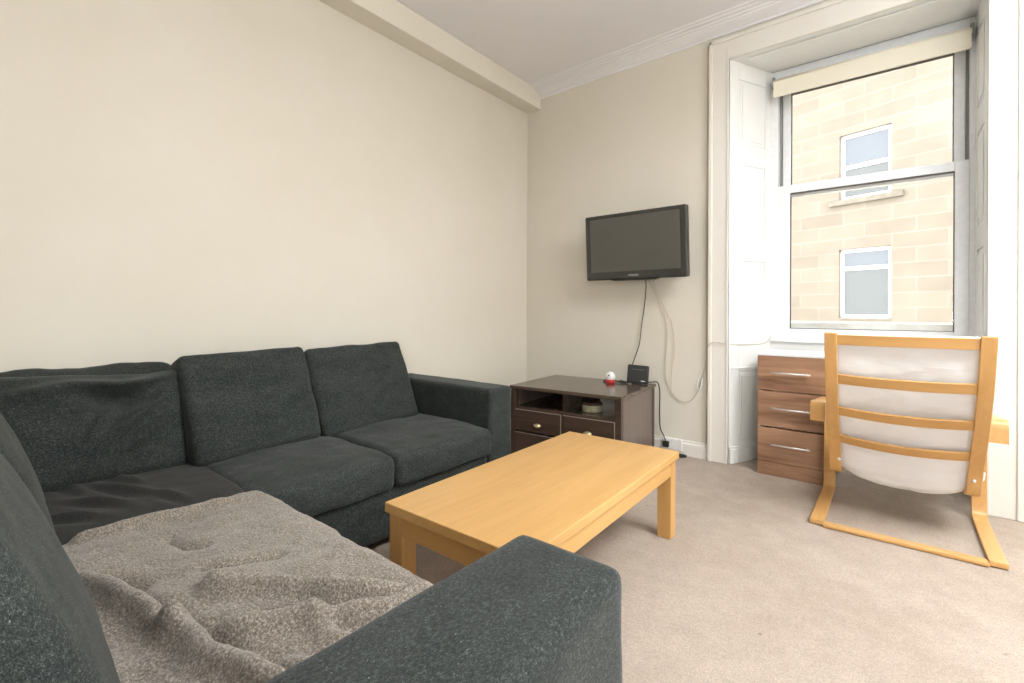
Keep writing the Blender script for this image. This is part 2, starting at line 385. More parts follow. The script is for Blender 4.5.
# ---- windows
def window(name, x0, x1, xl, xr, label):
    """x0,x1 opening at the room face; xl,xr at the window plane"""
    t = thing(name, label, 'window'); t['kind'] = 'structure'
    # architrave: flat board with outer and inner bead, mitred look by overlapping boards
    for side, xa in ((-1, x0), (1, x1)):
        b = BM(); o = xa + side*0.115
        xi = xa - side*.014
        box(b, min(xi, o), max(xi, o), -.028, -.006, 0, 2.955)
        box(b, min(xa+side*.095, o+side*.004), max(xa+side*.095, o+side*.004), -.040, 0.0, 0.0, 2.962)
        box(b, min(xi, xi+side*.014), max(xi, xi+side*.014), -.034, -.006, 0.0, 2.86)
        link('architrave', b, M['arch'], t, bevel=0.004)
    b = BM(); box(b, x0+.014, x1-.014, -.028, -.001, 2.812, 2.955); box(b, x0-.119, x1+.119, -.040, 0, 2.938, 2.962)
    link('architrave', b, M['arch'], t, bevel=0.004)
    # reveal linings with sunk panels
    for side, (xa, xb) in ((-1, (x0, xl)), (1, (x1, xr))):
        A = Vector((xa, 0, 0)); Bv = Vector((xb, .40, 0)); d = (Bv-A); L = d.length; d.normalize()
        nrm = Vector((d.y, -d.x, 0)) * (1 if side < 0 else -1)
        b = BM()
        def slab(s0, s1, z0, z1, n0, n1):
            q = [A+d*s0+nrm*n0, A+d*s1+nrm*n0, A+d*s1+nrm*n1, A+d*s0+nrm*n1]
            prism(b, [(p.x, p.y) for p in (q if side > 0 else q)], z0, z1)
        slab(0, L, 0, 2.84, 0.0, 0.004)
        zs = [(0.0, 0.15), (0.64, 0.86), (1.42, 1.56), (2.10, 2.24), (2.70, 2.84)]
        for z0, z1 in zs: slab(0.101, L-.071, z0, z1, 0.004, 0.012)
        slab(0, .10, 0, 2.84, .004, .0125); slab(L-.07, L, 0, 2.84, .004, .0125)
        for (a0, a1) in zip(zs, zs[1:]):
            z0, z1 = a0[1], a1[0]
            slab(.115, L-.085, z0+.015, z1-.015, .004, .008)
            slab(.135, L-.105, z0+.035, z1-.035, .008, .013)
        link('reveal_panel', b, M['white'], t, bevel=0.002)
        b = BM(); slab(0.0, L, 0, .10, .013, .030); slab(0, L, .1005, .115, .013, .023); slab(.02, L-.02, .655, .668, .012, .018)
        link('reveal_skirting', b, M['white'], t, bevel=0.002)
    b = BM(); prism(b, [(x0, .0), (x1, .0), (xr, .42), (xl, .42)], 2.818, 2.84); prism(b, [(x0+.12, .05), (x1-.06, .05), (xr-.06, .36), (xl+.06, .36)], 2.807, 2.815)
    link('soffit_panel', b, M['white'], t, bevel=0.002)
    # panelled apron below the sill, sill board
    b = BM(); box(b, xl, xr, .40, .44, 0, .86); box(b, xl+.08, xr-.08, .392, .40, .2, .76)
    link('apron_panel', b, M['white'], t, bevel=0.003)
    b = BM(); box(b, xl, xr, .375, .62, .842, .872)
    link('sill', b, M['white'], t, bevel=0.005)
    # box frame
    fl, fr, ft = xl+.055, xr-.035, 2.74
    b = BM(); box(b, xl, fl, .385, .60, .872, 2.815); box(b, fr, xr, .385, .60, .872, 2.815); box(b, fl, fr, .385, .60, ft, 2.815)
    box(b, fl, fr, .46, .62, .872, .885)
    link('box_frame', b, M['upvc'], t, bevel=0.003)
    b = BM()
    box(b, fl, fl+.016, .448, .60, .885, ft); box(b, fr-.013, fr, .448, .60, .885, ft)
    link('sash_track', b, M['channel'], t)
    # upper sash (outer), lower sash (inner)
    def sash(nm, xa, xb, ya, yb, z0, z1, sl, sr, bot, top):
        b = BM(); box(b, xa, xa+sl, ya, yb, z0, z1); box(b, xb-sr, xb, ya, yb, z0, z1)
        box(b, xa+sl, xb-sr, ya, yb, z0, z0+bot); box(b, xa+sl, xb-sr, ya, yb, z1-top, z1)
        s = link(nm, b, M['upvc'], t, bevel=0.003)
        b = BM(); g = .004; y0 = ya+.006
        X0, X1, Z0, Z1 = xa+sl, xb-sr, z0+bot, z1-top
        box(b, X0, X0+g, y0, yb-.006, Z0, Z1); box(b, X1-g, X1, y0, yb-.006, Z0, Z1); box(b, X0, X1, y0, yb-.006, Z0, Z0+g); box(b, X0, X1, y0, yb-.006, Z1-g, Z1)
        link('gasket', b, M['gasket'], s)
        b = BM(); box(b, X0, X1, (ya+yb)/2-.003, (ya+yb)/2+.003, Z0, Z1); link('pane', b, M['glass'], s)
        return s
    sash('upper_sash', fl+.018, fr-.014, .460, .505, 1.90, 2.735, .052, .052, .055, .075)
    s = sash('lower_sash', fl+.0, fr-.0, .400, .446, .872, 1.975, .075, .065, .067, .058)
    b = BM()
    for x in ((fl+fr)/2+.25,): box(b, x-.03, x+.03, .385, .400, .895, .905)
    link('sash_lift', b, M['channel'], s, bevel=.002)
    b = BM(); box(b, xl-.05, xr+.05, .62, .86, .80, .985)
    link('stone_sill', b, M['sillw'], t, bevel=0.008)
    return t
w1_ = window('window_1', 1.76, 3.06, 1.95, 3.05, 'tall white sash window in a deep panelled recess behind the armchair')
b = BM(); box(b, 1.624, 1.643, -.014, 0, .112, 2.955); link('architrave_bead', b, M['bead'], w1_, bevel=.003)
window('window_2', 4.1, 5.4, 4.25, 5.25, 'second white sash window further right, outside the view')

# ================================================================== OUTSIDE
fd = Vector((-.954, .299, 0)).normalized()   # direction of the facade (leftwards)
ang = math.atan2(-fd.y, -fd.x)
dep = 12.0
base = Vector((2.674, -3.509, 0)) + (fw + rt*((864-512)/472))*dep
bt = thing('stone_building', 'pale sandstone tenement across the street seen through the window', 'building', (base.x, base.y, -6), ang)
# local x runs right along the facade, y away, z up (origin 6 m below the room's floor)
wins = [(-.57, .56, 6+.93, 6+2.72, 'lower'), (-.57, .56, 6+4.02, 6+5.72, 'upper'), (-.57, .56, 6-2.1, 6-.4, 'x'), (-.57, .56, 6+7.55, 6+8.9, 'x')]
b = BM(); box(b, -14, -.57, 0, .5, 0, 15.2); box(b, .56, 12, 0, .5, 0, 15.2)
zz = 0
for w in sorted(wins, key=lambda q: q[2]): box(b, -.57, .56, 0, .5, zz, w[2]); zz = w[3]
box(b, -.57, .56, 0, .5, zz, 15.2)
link('wall', b, M['stone'], bt)
for i, (x0, x1, z0, z1, kd) in enumerate(wins):
    b = BM(); y0, y1 = .10, .17; f = .085
    box(b, x0, x0+f, y0, y1, z0, z1); box(b, x1-f, x1, y0, y1, z0, z1); box(b, x0, x1, y0, y1, z0, z0+f); box(b, x0, x1, y0, y1, z1-f, z1)
    zm = z1-.50 if kd == 'lower' else (z0+z1)/2-.0
    box(b, x0+f, x1-f, y0-.01, y1, zm-.05, zm+.05)
    wf = link('window', b, M['upvc'], bt, bevel=.006)
    b = BM(); box(b, x0+f, x1-f, .135, .15, z0+f, zm-.05); link('pane', b, M['farglass'], wf)
    b = BM(); box(b, x0+f, x1-f, .135, .15, zm+.05, z1-f); link('pane', b, M['fardark'], wf)
    if kd != 'lower':
        b = BM(); box(b, x0-.22, x1+.25, -.09, .12, z0-.14, z0); link('window_sill', b, M['farsill'], bt, bevel=.01)
    else:
        b = BM(); box(b, x0, x1, -.02, .12, z0-.05, z0); link('window_sill', b, M['farsill'], bt, bevel=.01)
b = BM(); box(b, -30, 30, .62, 60, -6.2, -6.0)
struct(link('ground', b, M['stone2']), 'street far below the window', 'ground')

# ================================================================== ROLLER BLIND
t = thing('roller_blind', 'cream roller blind rolled up at the head of the window', 'blind', (2.50, .335, 2.70))
b = BM(); lathe(b, [(.034, -.515), (.034, .515)], axis='X', seg=28); 
for f in b.faces: f.smooth = True
link('roller', b, M['blind'], t)
b = BM(); box(b, -.512, .512, -.036, -.030, -.092, .005); link('blind_fabric', b, M['blind'], t)
b = BM(); box(b, -.512, .512, -.041, -.026, -.106, -.090); link('bottom_bar', b, M['blind'], t, bevel=.004)
for s in (-1, 1):
    b = BM(); box(b, s*.515-.006, s*.515+.010, -.03, .05, -.035, .045); link('bracket', b, M['channel'], t, bevel=.002)

# ================================================================== SOFA
sofa = thing('corner_sofa', 'large charcoal fabric corner sofa with loose cushions along the left wall', 'sofa', (0, 0, 0))
YA = -1.38                      # outer face of far arm
LY = -3.86                      # back of second leg
def put(name, bm, loc, rot=(0, 0, 0), mat='fabric', label=None):
    o = link(name, bm, M[mat], sofa, smooth=True, loc=loc, rot=rot)
    if label: o['label'] = label
    return o
# base frames
put('base', soft(.90, 2.45, .225, .014, (0, 0, 0), 50, 1, .002, 5), (.485, -2.80, .158))
put('base', soft(1.25, 1.03, .22, .018, (0, 0, 0), 40, 2, .002, 5), (1.53, -3.33, .16))
# backs (frame behind the cushions)
put('back_frame', soft(.20, 2.40, .60, .03, (0, 0, 0), 60, 3, .002, 5), (.125, -2.75, .33))
put('back_frame', soft(2.08, .18, .60, .03, (0, 0, 0), 60, 4, .002, 5), (1.08, -3.80, .33))
# arms
put('arm', soft(.92, .195, .575, .022, (.0, .004, .003), 60, 5, .003, 4), (.49, YA-.0975, .335))
put('arm', soft(.225, 1.10, .585, .022, (.004, 0, .003), 70, 6, .003, 4), (2.215, -3.325, .332))
for x, y in ((.12, -1.46), (.85, -1.46), (2.17, -2.86), (2.27, -3.78), (.12, -3.75)):
    b = BM(); lathe(b, [(.022, 0.0), (.026, .05)], (x, y, 0), 16); link('foot', b, M['black'], sofa)
# seat cushions of the leg along the wall
def seatfn(drop=.012):
    def f(p, un):
        # rolled front edge sags a little
        k = max(0, un[0]-.55)/.45
        p.z -= drop*k*k
        return p
    return f
put('seat_cushion', soft(.76, .636, .145, .030, (.012, .006, .016), 70, 11, .006, 7, seatfn()), (.595, -1.897, .352), label='dark fabric seat cushion beside the far arm')
put('seat_cushion', soft(.76, .596, .145, .030, (.012, .006, .016), 70, 12, .006, 7, seatfn(.012)), (.595, -2.517, .350), label='dark fabric seat cushion in the middle of the wall side')
def cornerfn(p, un):
    if un[2] > .3:
        # creases running across the worn cushion
        for (cx, cy, L, a, s, wd) in ((.02, .02, .18, .35, .014, .020), (.10, -.06, .15, .55, .012, .018), (-.07, .05, .16, .2, .010, .018), (.17, -.14, .12, .8, .011, .018), (.2, .1, .12, .4, .009, .016), (-.15, -.1, .16, .3, .010, .02)):
            dx, dy = p.x-cx, p.y-cy; u = dx*math.cos(a)+dy*math.sin(a); v = -dx*math.sin(a)+dy*math.cos(a)+.6*u*u
            p.z += 1.3*s*math.exp(-(v/wd)**2)*math.exp(-(u/L)**2*2) - .8*s*math.exp(-((v+wd*1.7)/wd)**2)*math.exp(-(u/L)**2*2)
    return seatfn(.02)(p, un)
put('seat_cushion', soft(.78, .60, .145, .030, (.012, .006, .014), 110, 13, .007, 6, cornerfn), (.59, -3.10, .350), mat='fabric2', label='worn dark seat cushion in the corner')
put('seat_cushion', soft(1.14, .74, .165, .045, (.01, .006, .0), 60, 14, .002, 6), (1.56, -3.165, .325), label='seat cushion hidden under the fleece throw')
# back cushions on the wall leg: local x = thickness, leaning back on the wall
def lean(bm, loc, ry, rz=0, rx=0, **k): return put('back_cushion', bm, loc, (rx, ry, rz), **k)
lean(soft(.18, .625, .47, .028, (.030, .004, .004), 70, 21, .007, 6), (.305, -1.975, .614), -.38, .03, .03, label='square back cushion beside the far arm')
lean(soft(.22, .55, .47, .028, (.028, .004, .004), 70, 22, .008, 6), (.325, -2.578, .612), -.38, .02, .03, label='square back cushion in the middle of the wall side')
def flop(p, un):
    # slumped corner cushion: top edge folded forward with a deep dimple
    if un[0] > 0:
        d = math.exp(-(((p.y-.10)/.09)**2+((p.z-.10)/.045)**2)); p.x -= .075*d
        d = math.exp(-(((p.y-.12)/.16)**2+((p.z-.155-.12*abs(p.y-.12))/.022)**2)); p.x += .045*d
        for (cy, cz, L, a, s, wd) in ((.16, .02, .16, .7, .016, .02), (.2, -.05, .16, .6, .012, .02), (.05, .0, .10, 1.0, .010, .018), (-.1, .15, .15, .1, .014, .02), (-.3, .14, .15, -.1, .012, .02)):
            dy, dz = p.y-cy, p.z-cz; u = dy*math.cos(a)+dz*math.sin(a); v = -dy*math.sin(a)+dz*math.cos(a)
            p.x += 1.5*s*math.exp(-(v/wd)**2-(u/L)**2*2) - 1.1*s*math.exp(-((v-wd*1.6)/wd)**2-(u/L)**2*2)
    if un[2] > 0: p.z -= .012*(1+math.sin(p.y*9))*un[2]
    return p
lean(soft(.21, .68, .42, .038, (.045, .01, .008), 110, 23, .010, 5, flop), (.285, -3.170, .588), -.34, 0, label='slumped back cushion in the corner with a folded dimple')
put('back_cushion', soft(.13, .66, .40, .05, (.02, .01, .01), 60, 24, .014, 7), (.125, -3.13, .612), (0, -.22, 0), label='flattened cushion standing behind the corner cushion')
# back cushions of the second leg: local y = thickness, leaning back
lean2 = lambda bm, loc, rx, rz=0, **k: put('back_cushion', bm, loc, (rx, 0, rz), **k)
lean2(soft(.74, .20, .47, .035, (.01, .035, .010), 70, 31, .006, 6), (.80, -3.475, .622), .34, .0, label='back cushion left of the throw, nearer the corner')
lean2(soft(.76, .20, .49, .035, (.01, .035, .010), 80, 32, .006, 6), (1.53, -3.505, .632), .38, .0, label='back cushion nearest the photographer')

# ================================================================== THROW
folds = [  # (polyline in xy, height, width, asym dip)
    ([(1.06, -3.26), (1.07, -3.10), (1.09, -2.95), (1.12, -2.84)], .020, .022, .012),
    ([(1.55, -3.13), (1.72, -3.02), (1.83, -2.92), (1.93, -2.80)], .034, .020, .020),
    ([(1.45, -3.12), (1.48, -3.06), (1.52, -2.98)], -.018, .016, -.006),
    ([(1.67, -3.23), (1.76, -3.13), (1.84, -3.03), (1.90, -2.94), (1.90, -2.85)], .030, .022, .030),
    ([(1.36, -3.30), (1.50, -3.27), (1.60, -3.245), (1.70, -3.235), (1.82, -3.21), (1.95, -3.18)], .046, .024, .034),
    ([(1.78, -3.05), (1.88, -3.06), (1.97, -3.02), (2.05, -2.96)], .012, .022, .012),
    ([(1.90, -3.14), (2.0, -3.10), (2.08, -3.02)], .020, .024, .012),
    ([(1.95, -3.0), (2.0, -2.9), (2.02, -2.8)], .010, .02, .010),
    ([(1.22, -3.12), (1.30, -3.11), (1.34, -3.07)], -.016, .020, 0),
    ([(1.37, -3.25), (1.42, -3.235)], -.035, .022, 0),
    ([(1.60, -2.86), (1.72, -2.84)], .014, .02, .004),
    ([(1.97, -3.24), (2.04, -3.18), (2.10, -3.12)], .02, .025, .01),
]
def seg_d(p, a, b_):
    ab = b_-a; t = max(0, min(1, (p-a).dot(ab)/ab.length_squared)); q = a+ab*t
    cr = ab.x*(p.y-a.y)-ab.y*(p.x-a.x); return (p-q).length*(1 if cr > 0 else -1), t
def throw_h(x, y):
    z = 0; p = Vector((x, y))
    wob = Vector((noise.noise(Vector((x*9, y*9, 0))), noise.noise(Vector((x*9, y*9, 5)))))*.010
    p = p+wob
    for pl, h, w, dip in folds:
        P = [Vector(q) for q in pl]; best = min((seg_d(p, a, c) for a, c in zip(P, P[1:])), key=lambda r: abs(r[0]))
        d = best[0]; e = 1.0
        z += 1.0*h*math.exp(-abs(d/(w*.85))**1.6) - .6*dip*math.exp(-((d-w*1.5)/(w*.9))**2)
    z *= max(.25, min(1, (-2.80-y)/.14))
    z += .010*noise.noise(Vector((x*7, y*7, 3))) + .004*noise.noise(Vector((x*22, y*22, 1)))
    return z
def make_throw():
    bm = BM(); NX, NY = 230, 260
    x0, x1 = 1.00, 2.125; yb, yf = -3.40, -2.795; drop = .33
    ytot = (yf-yb) + drop
    grid = []
    for i in range(NX+1):
        u = i/NX; col = []
        for j in range(NY+1):
            s = j/NY*ytot
            yy = yb+s
            xx = x0+(x1-x0)*u + .03*(1-u)*math.sin(s*7) + .012*noise.noise(Vector((u*3, s*14, 0)))
            over = max(0.0, yy-(yf-.06))
            if over <= 0:
                y, z = yy, .457 + throw_h(xx, yy)
                # rounded hollow against the back cushion
            else:
                rr = .06+.008*math.sin(xx*23); a = min(over/rr, math.pi/2)
                y = (yf-.06)+rr*math.sin(a)+.012*noise.noise(Vector((xx*12, 2, 0)))*min(1, over*8)
                z = .457 - rr*(1-math.cos(a)) + throw_h(xx, yf-.06+over)*max(0, 1-over*5)
                ex = over-rr*math.pi/2
                if ex > 0: z -= ex; y += .012*math.sin(xx*34)*min(1, ex*6)+.01*ex
            # far-left edge rolls down onto the bare seat
            el = (xx-x0)
            if el < .05: z -= .030*(1-el/.05)**2
            if yy < -3.30: z += .5*max(0, -3.30-yy)**1.0*.4
            fz = .0012*noise.noise(Vector((xx*120, y*120, z*120))) + .0010*noise.noise(Vector((xx*260, y*260, z*260)))
            col.append(bm.verts.new((xx, y+(fz if over > 0 else 0), z+fz)))
        grid.append(col)
    for i in range(NX):
        for j in range(NY): bm.faces.new((grid[i][j], grid[i+1][j], grid[i+1][j+1], grid[i][j+1]))
    o = link('throw_blanket', bm, M['throw'], smooth=True)
    so = o.modifiers.new('thick', 'SOLIDIFY'); so.thickness = .008; so.offset = -1
    return tag(o, 'rumpled taupe fleece throw spread over the near seat of the corner sofa', 'blanket')
make_throw()

# ================================================================== COFFEE TABLE
tb = thing('coffee_table', 'low rectangular honey-coloured wooden coffee table in front of the sofa', 'table', (1.597, -1.90, 0), R(1.4))
hw, hl, zt = .300, .617, .395
b = BM(); box(b, -hw, hw, -hl, hl, zt-.034, zt); link('tabletop', b, M['beech'], tb, bevel=.003)
lw = .065; ox, oy = hw-.012, hl-.012
for sx in (-1, 1):
    for sy in (-1, 1):
        b = BM(); xa, xb = sorted((sx*ox, sx*(ox-lw))); ya, yb_ = sorted((sy*oy, sy*(oy-lw)))
        box(b, xa, xb, ya, yb_, 0, zt-.034); link('leg', b, M['beechZ'], tb, bevel=.003)
for sx in (-1, 1):
    b = BM(); xa, xb = sorted((sx*ox, sx*(ox-.022))); box(b, xa-.0, xb, -oy+lw, oy-lw, zt-.034-.068, zt-.034); link('apron', b, M['beech'], tb, bevel=.002)
for sy in (-1, 1):
    b = BM(); ya, yb_ = sorted((sy*oy, sy*(oy-.022))); box(b, -ox+lw, ox-lw, ya, yb_, zt-.034-.068, zt-.034); link('apron', b, M['beechX'], tb, bevel=.002)

# ================================================================== TV UNIT
TW, TD, TH = .86, .70, .515
ux, uy = math.cos(R(5)), math.sin(R(5))
ctr = Vector((.48, -.836)) + Vector((ux, uy))*(TW/2) + Vector((-uy, ux))*(TD/2)
tu = thing('tv_unit', 'dark brown wooden television unit with open shelf and drawers in the corner', 'tv stand', (ctr.x, ctr.y, 0), R(5))
X, Y = TW/2, TD/2
b = BM(); box(b, -X, X, -Y, Y, TH-.024, TH); link('top', b, M['darktop'], tu, bevel=.004)
for s in (-1, 1):
    b = BM(); xa, xb = sorted((s*(X-.012), s*(X-.034))); box(b, xa, xb, -Y+.014, Y-.012, 0.0, TH-.024)
    link('side_panel', b, M['darkwZ'], tu, bevel=.002)
    for yy in (-Y+.008, Y-.05):
        b = BM(); xa, xb = sorted((s*(X-.008), s*(X-.050))); box(b, xa, xb, yy, yy+.042, 0.0, TH-.024); link('post', b, M['darkw'], tu, bevel=.002)
zs_ = .365
b = BM(); box(b, -X+.034, X-.034, -Y+.016, Y-.02, zs_-.02, zs_); link('shelf', b, M['darkw'], tu, bevel=.002)
b = BM(); box(b, -.011, .011, -Y+.016, Y-.05, .03, zs_-.02); box(b, -.022, 0.0, -Y+.06, Y-.05, zs_, TH-.024); link('divider', b, M['darkw'], tu)
b = BM(); box(b, -X+.034, X-.034, -Y+.02, Y-.02, .02, .04); link('bottom_panel', b, M['darkw'], tu)
b = BM(); box(b, -X+.034, -.011, Y-.03, Y-.02, .02, TH-.024); box(b, -.011, X-.034, Y-.03, Y-.02, .02, .36); link('back_panel', b, M['darkw'], tu)
for s in (-1, 1):
    for z0, z1 in ((.195, .345), (.035, .180)):
        xa, xb = (-X+.052, -.010) if s < 0 else (.010, X-.052)
        b = BM(); box(b, xa, xb, -Y+.006, -Y+.024, z0, z1); dr = link('drawer', b, M['darkw'], tu, bevel=.002)
        b = BM(); g = .0035
        box(b, xa, xb, -Y+.004, -Y+.010, z1-.001, z1+g); box(b, xb-.001, xb+g, -Y+.004, -Y+.010, z0, z1+g)
        link('pale_edging', b, M['trimline'], dr)
        b = BM(); xm = (xa+xb)/2; zm = (z0+z1)/2-.022
        # cup pull
        for k in range(9):
            a0 = math.pi*k/9; a1 = math.pi*(k+1)/9
        lathe(b, [(.004, .0), (.026, .002), (.026, -.006), (.020, -.018), (.008, -.024)], (xm, -Y+.006, zm), 20, 'Y')
        for v in b.verts: v.co.x = xm+(v.co.x-xm)*1.15; v.co.z = zm+(v.co.z-zm)*.62
        link('cup_handle', b, M['brass'], dr, smooth=True)
b = BM(); box(b, -X+.034, X-.034, -Y+.03, Y-.02, 0, .022); link('plinth', b, M['darkw'], tu)
def on_unit(lx, ly, z): return Vector((ctr.x+ux*lx-uy*ly, ctr.y+uy*lx+ux*ly, z))
# tin on the shelf
p = on_unit(.145, -.17, zs_)
t = thing('round_tin', 'round cream tin with dark lid on the open shelf of the television unit', 'tin', p)
b = BM(); lathe(b, [(.066, 0), (.070, .004), (.070, .046), (.064, .050)], seg=36); link('tin_body', b, M['tin'], t, smooth=False)
b = BM(); lathe(b, [(.0715, .046), (.0715, .060), (.066, .064)], seg=36); link('lid', b, M['darktop'], t)
# round white and red gadget
p = on_unit(.137, .175, TH)
t = thing('round_camera', 'small round white and red camera gadget on top of the television unit', 'gadget', p)
b = BM(); lathe(b, [(.030, 0), (.034, .006), (.034, .020), (.030, .026)], seg=28); link('red_base', b, M['red_p'], t, smooth=True)
b = BM()
lathe(b, [(.012+.0001, .020)] + [(.036*math.cos(a), .050+.036*math.sin(a)) for a in [R(-55+10*k) for k in range(14)]] + [(.002, .0862)], seg=28); link('white_head', b, M['white_p'], t, smooth=True)
b = BM(); lathe(b, [(.006, -.037), (.006, -.028)], (0.006, 0, .062), 12, 'Y'); link('lens', b, M['black'], t)
# black lead lying on the unit
b = BM(); q = [on_unit(.07, .20, TH+.006), on_unit(.11, .23, TH+.010), on_unit(.17, .225, TH+.012), on_unit(.22, .20, TH+.006), on_unit(.26, .22, TH+.010), on_unit(.235, .245, TH+.008), on_unit(.19, .235, TH+.016), on_unit(.25, .19, TH+.006)]
tube(b, q, .0055); tag(link('charger_lead', b, M['blackm'], smooth=True), 'short black lead bundled beside the red and white gadget', 'cable')
# router
p = on_unit(.325, .235, TH)
t = thing('router', 'square black internet router leaning upright on the television unit', 'router', p, R(16))
b = BM(); box(b, -.078, .078, -.016, .016, .006, .142)
o = link('casing', b, M['black'], t, bevel=.010, seg=3, rot=(R(-7), R(3), 0))
b = BM(); box(b, -.040, .040, -.022, .022, 0, .012); link('stand', b, M['black'], t, bevel=.003)
b = BM(); box(b, .026, .054, -.0175, -.0155, .024, .030); link('status_light', b, M['white_p'], o)
b = BM(); box(b, -.045, .045, -.0175, -.0155, .108, .1105); link('status_strip', b, M['channel'], o)

# ================================================================== TELEVISION
t = thing('television', 'black flat-screen television mounted on the cream window wall', 'television', (1.148, -.175, 1.555))
t.rotation_euler = (R(4), 0, 0)
b = BM(); box(b, -.400, .400, -.030, .030, -.252, .252); o = link('casing', b, M['tvframe'], t, bevel=.010, seg=3)
b = BM(); box(b, -.355, .355, -.0325, -.029, -.190, .222); link('screen', b, M['screen'], t)
b = BM(); extr(b, [(-.2, -.030, -.252), (.2, -.030, -.252), (.16, -.030, -.262), (-.16, -.030, -.262)], (0, .03, 0)); link('lower_lip', b, M['tvframe'], t, bevel=.003)
b = BM(); box(b, -.25, .25, .028, .062, -.17, .17); link('rear_housing', b, M['black'], t, bevel=.012)
cu = bpy.data.curves.new('brand_mark', 'FONT'); cu.body = 'SAMSUNG'; cu.size = .0165; cu.extrude = .0006; cu.align_x = 'CENTER'; cu.align_y = 'CENTER'
to = bpy.data.objects.new('tmp', cu); COL.objects.link(to); dg = bpy.context.evaluated_depsgraph_get()
me = bpy.data.meshes.new_from_object(to.evaluated_get(dg)); bpy.data.objects.remove(to)
lo = bpy.data.objects.new('brand_mark', me); COL.objects.link(lo); me.materials.clear(); me.materials.append(M['white_p']); lo.parent = t
lo.location = (.0, -.0308, -.222); lo.rotation_euler = (R(90), 0, 0); lo.scale = (1.05, 1, 1)
t2 = thing('wall_bracket', 'black wall bracket behind the television', 'bracket', (1.148, 0, 1.56))
b = BM(); box(b, -.10, .10, -.012, 0, -.12, .12); link('wall_plate', b, M['black'], t2, bevel=.003)
b = BM(); box(b, -.03, .03, -.105, -.012, -.05, .05); link('arm', b, M['black'], t2, bevel=.003)

# ================================================================== CABLES, SOCKET
b = BM(); tube(b, [(1.185, -.09, 1.32), (1.187, -.05, 1.27), (1.165, -.022, 1.12), (1.135, -.016, .93), (1.125, -.03, .80), (1.118, -.13, .66), (1.12, -.16, .60), (1.13, -.15, .53)], .0035)
tag(link('television_cable', b, M['blackm'], smooth=True), 'thin black cable hanging from the television to the unit', 'cable')
b = BM(); tube(b, [(1.20, -.06, 1.32), (1.235, -.012, 1.22), (1.295, -.010, 1.08), (1.335, -.010, .95), (1.335, -.010, .80), (1.325, -.010, .62), (1.36, -.010, .48), (1.43, -.010, .405), (1.50, -.010, .40), (1.56, -.010, .47), (1.60, -.010, .60), (1.635, -.012, .76), (1.648, -.046, .815), (1.69, -.046, .845), (1.74, -.040, .838), (1.80, .05, .828), (1.86, .16, .826), (1.93, .33, .83), (1.97, .37, .88)], .0030)
tag(link('aerial_cable', b, M['cream_p'], smooth=True), 'long cream cable looping on the wall from television to window reveal', 'cable')
b = BM(); tube(b, [(1.25, -.06, 1.31), (1.26, -.010, 1.20), (1.355, -.010, 1.02), (1.385, -.010, .90), (1.395, -.010, .75), (1.375, -.010, .62), (1.37, -.010, .50), (1.365, -.010, .42)], .0020)
tag(link('wall_cable', b, M['cream_p'], smooth=True), 'thin cream cable hanging straight down the wall below the television', 'cable')
b = BM(); tube(b, [(1.585, -.012, .60), (1.565, -.02, .54), (1.572, -.02, .50), (1.59, -.014, .52), (1.60, -.012, .58), (1.592, -.02, .54), (1.586, -.02, .51)], .003)
tag(link('cable_tail', b, M['white_p'], smooth=True), 'short white cable end dangling left of the window architrave', 'cable')
b = BM(); q = on_unit(.40, .335, TH+.01); tube(b, [q+Vector((-.08, -.01, -.003)), q, q+Vector((.047, -.0, .002)), (1.306, -.070, .46), (1.300, -.055, .36), (1.296, -.045, .28), (1.298, -.035, .18), (1.325, -.04, .13), (1.345, -.05, .095)], .004)
tag(link('power_lead', b, M['blackm'], smooth=True), 'black power lead running down behind the television unit to the socket', 'cable')
t = thing('wall_socket', 'white double power socket on the skirting beside the television unit', 'socket', (1.385, -.018, .072))
b = BM(); box(b, -.074, .074, -.012, 0, -.042, .042); fp = link('face_plate', b, M['white_p'], t, bevel=.004)
for sx in (-.05, .018):
    b = BM(); box(b, sx, sx+.022, -.015, -.011, .016, .030); link('switch', b, M['white_p'], t, bevel=.001)
t = thing('power_plug', 'black plug pushed into the left of the double socket', 'plug', (1.345, -.030, .070))
b = BM(); box(b, -.022, .022, -.030, 0, -.022, .022); link('plug_body', b, M['black'], t, bevel=.006)
b = BM(); tube(b, [(1.40, -.12, .010), (1.46, -.10, .010), (1.50, -.06, .010), (1.46, -.05, .012), (1.42, -.08, .010), (1.36, -.07, .012)], .007)
tag(link('floor_lead', b, M['blackm'], smooth=True), 'coil of dark lead on the carpet below the socket', 'cable')

# ================================================================== CHEST OF DRAWERS
ch = thing('chest_of_drawers', 'narrow three-drawer chest with walnut fronts and white top in the window recess', 'chest of drawers', (1.972, -.088, 0))
cw, cd, chh = .395, .44, .79
b = BM(); box(b, 0, .016, .018, cd, 0, chh-.016); box(b, cw-.016, cw, .018, cd, 0, chh-.016); box(b, .016, cw-.016, cd-.01, cd, .05, chh-.016); box(b, .016, cw-.016, .018, cd, .07, .086)
link('carcass', b, M['arch'], ch)
b = BM(); box(b, 0, cw, 0, cd, chh-.016, chh); link('top', b, M['upvc'], ch, bevel=.002)
b = BM(); box(b, .0, cw, .006, .018, 0, .088); link('plinth', b, M['walnut'], ch)
for z0, z1 in ((.551, .772), (.318, .546), (.092, .308)):
    b = BM(); box(b, .001, cw-.001, 0, .018, z0, z1); d = link('drawer', b, M['walnut'], ch, bevel=.0015)
    b = BM(); zc = z0+(z1-z0)*.53
    tube(b, [(.082, -.026, zc), (.298, -.026, zc)], .005, 10, smoothp=False)
    for x in (.10, .28): tube(b, [(x, -.026, zc), (x, 0, zc)], .004, 8, smoothp=False)
    link('handle', b, M['metal'], d, smooth=True)

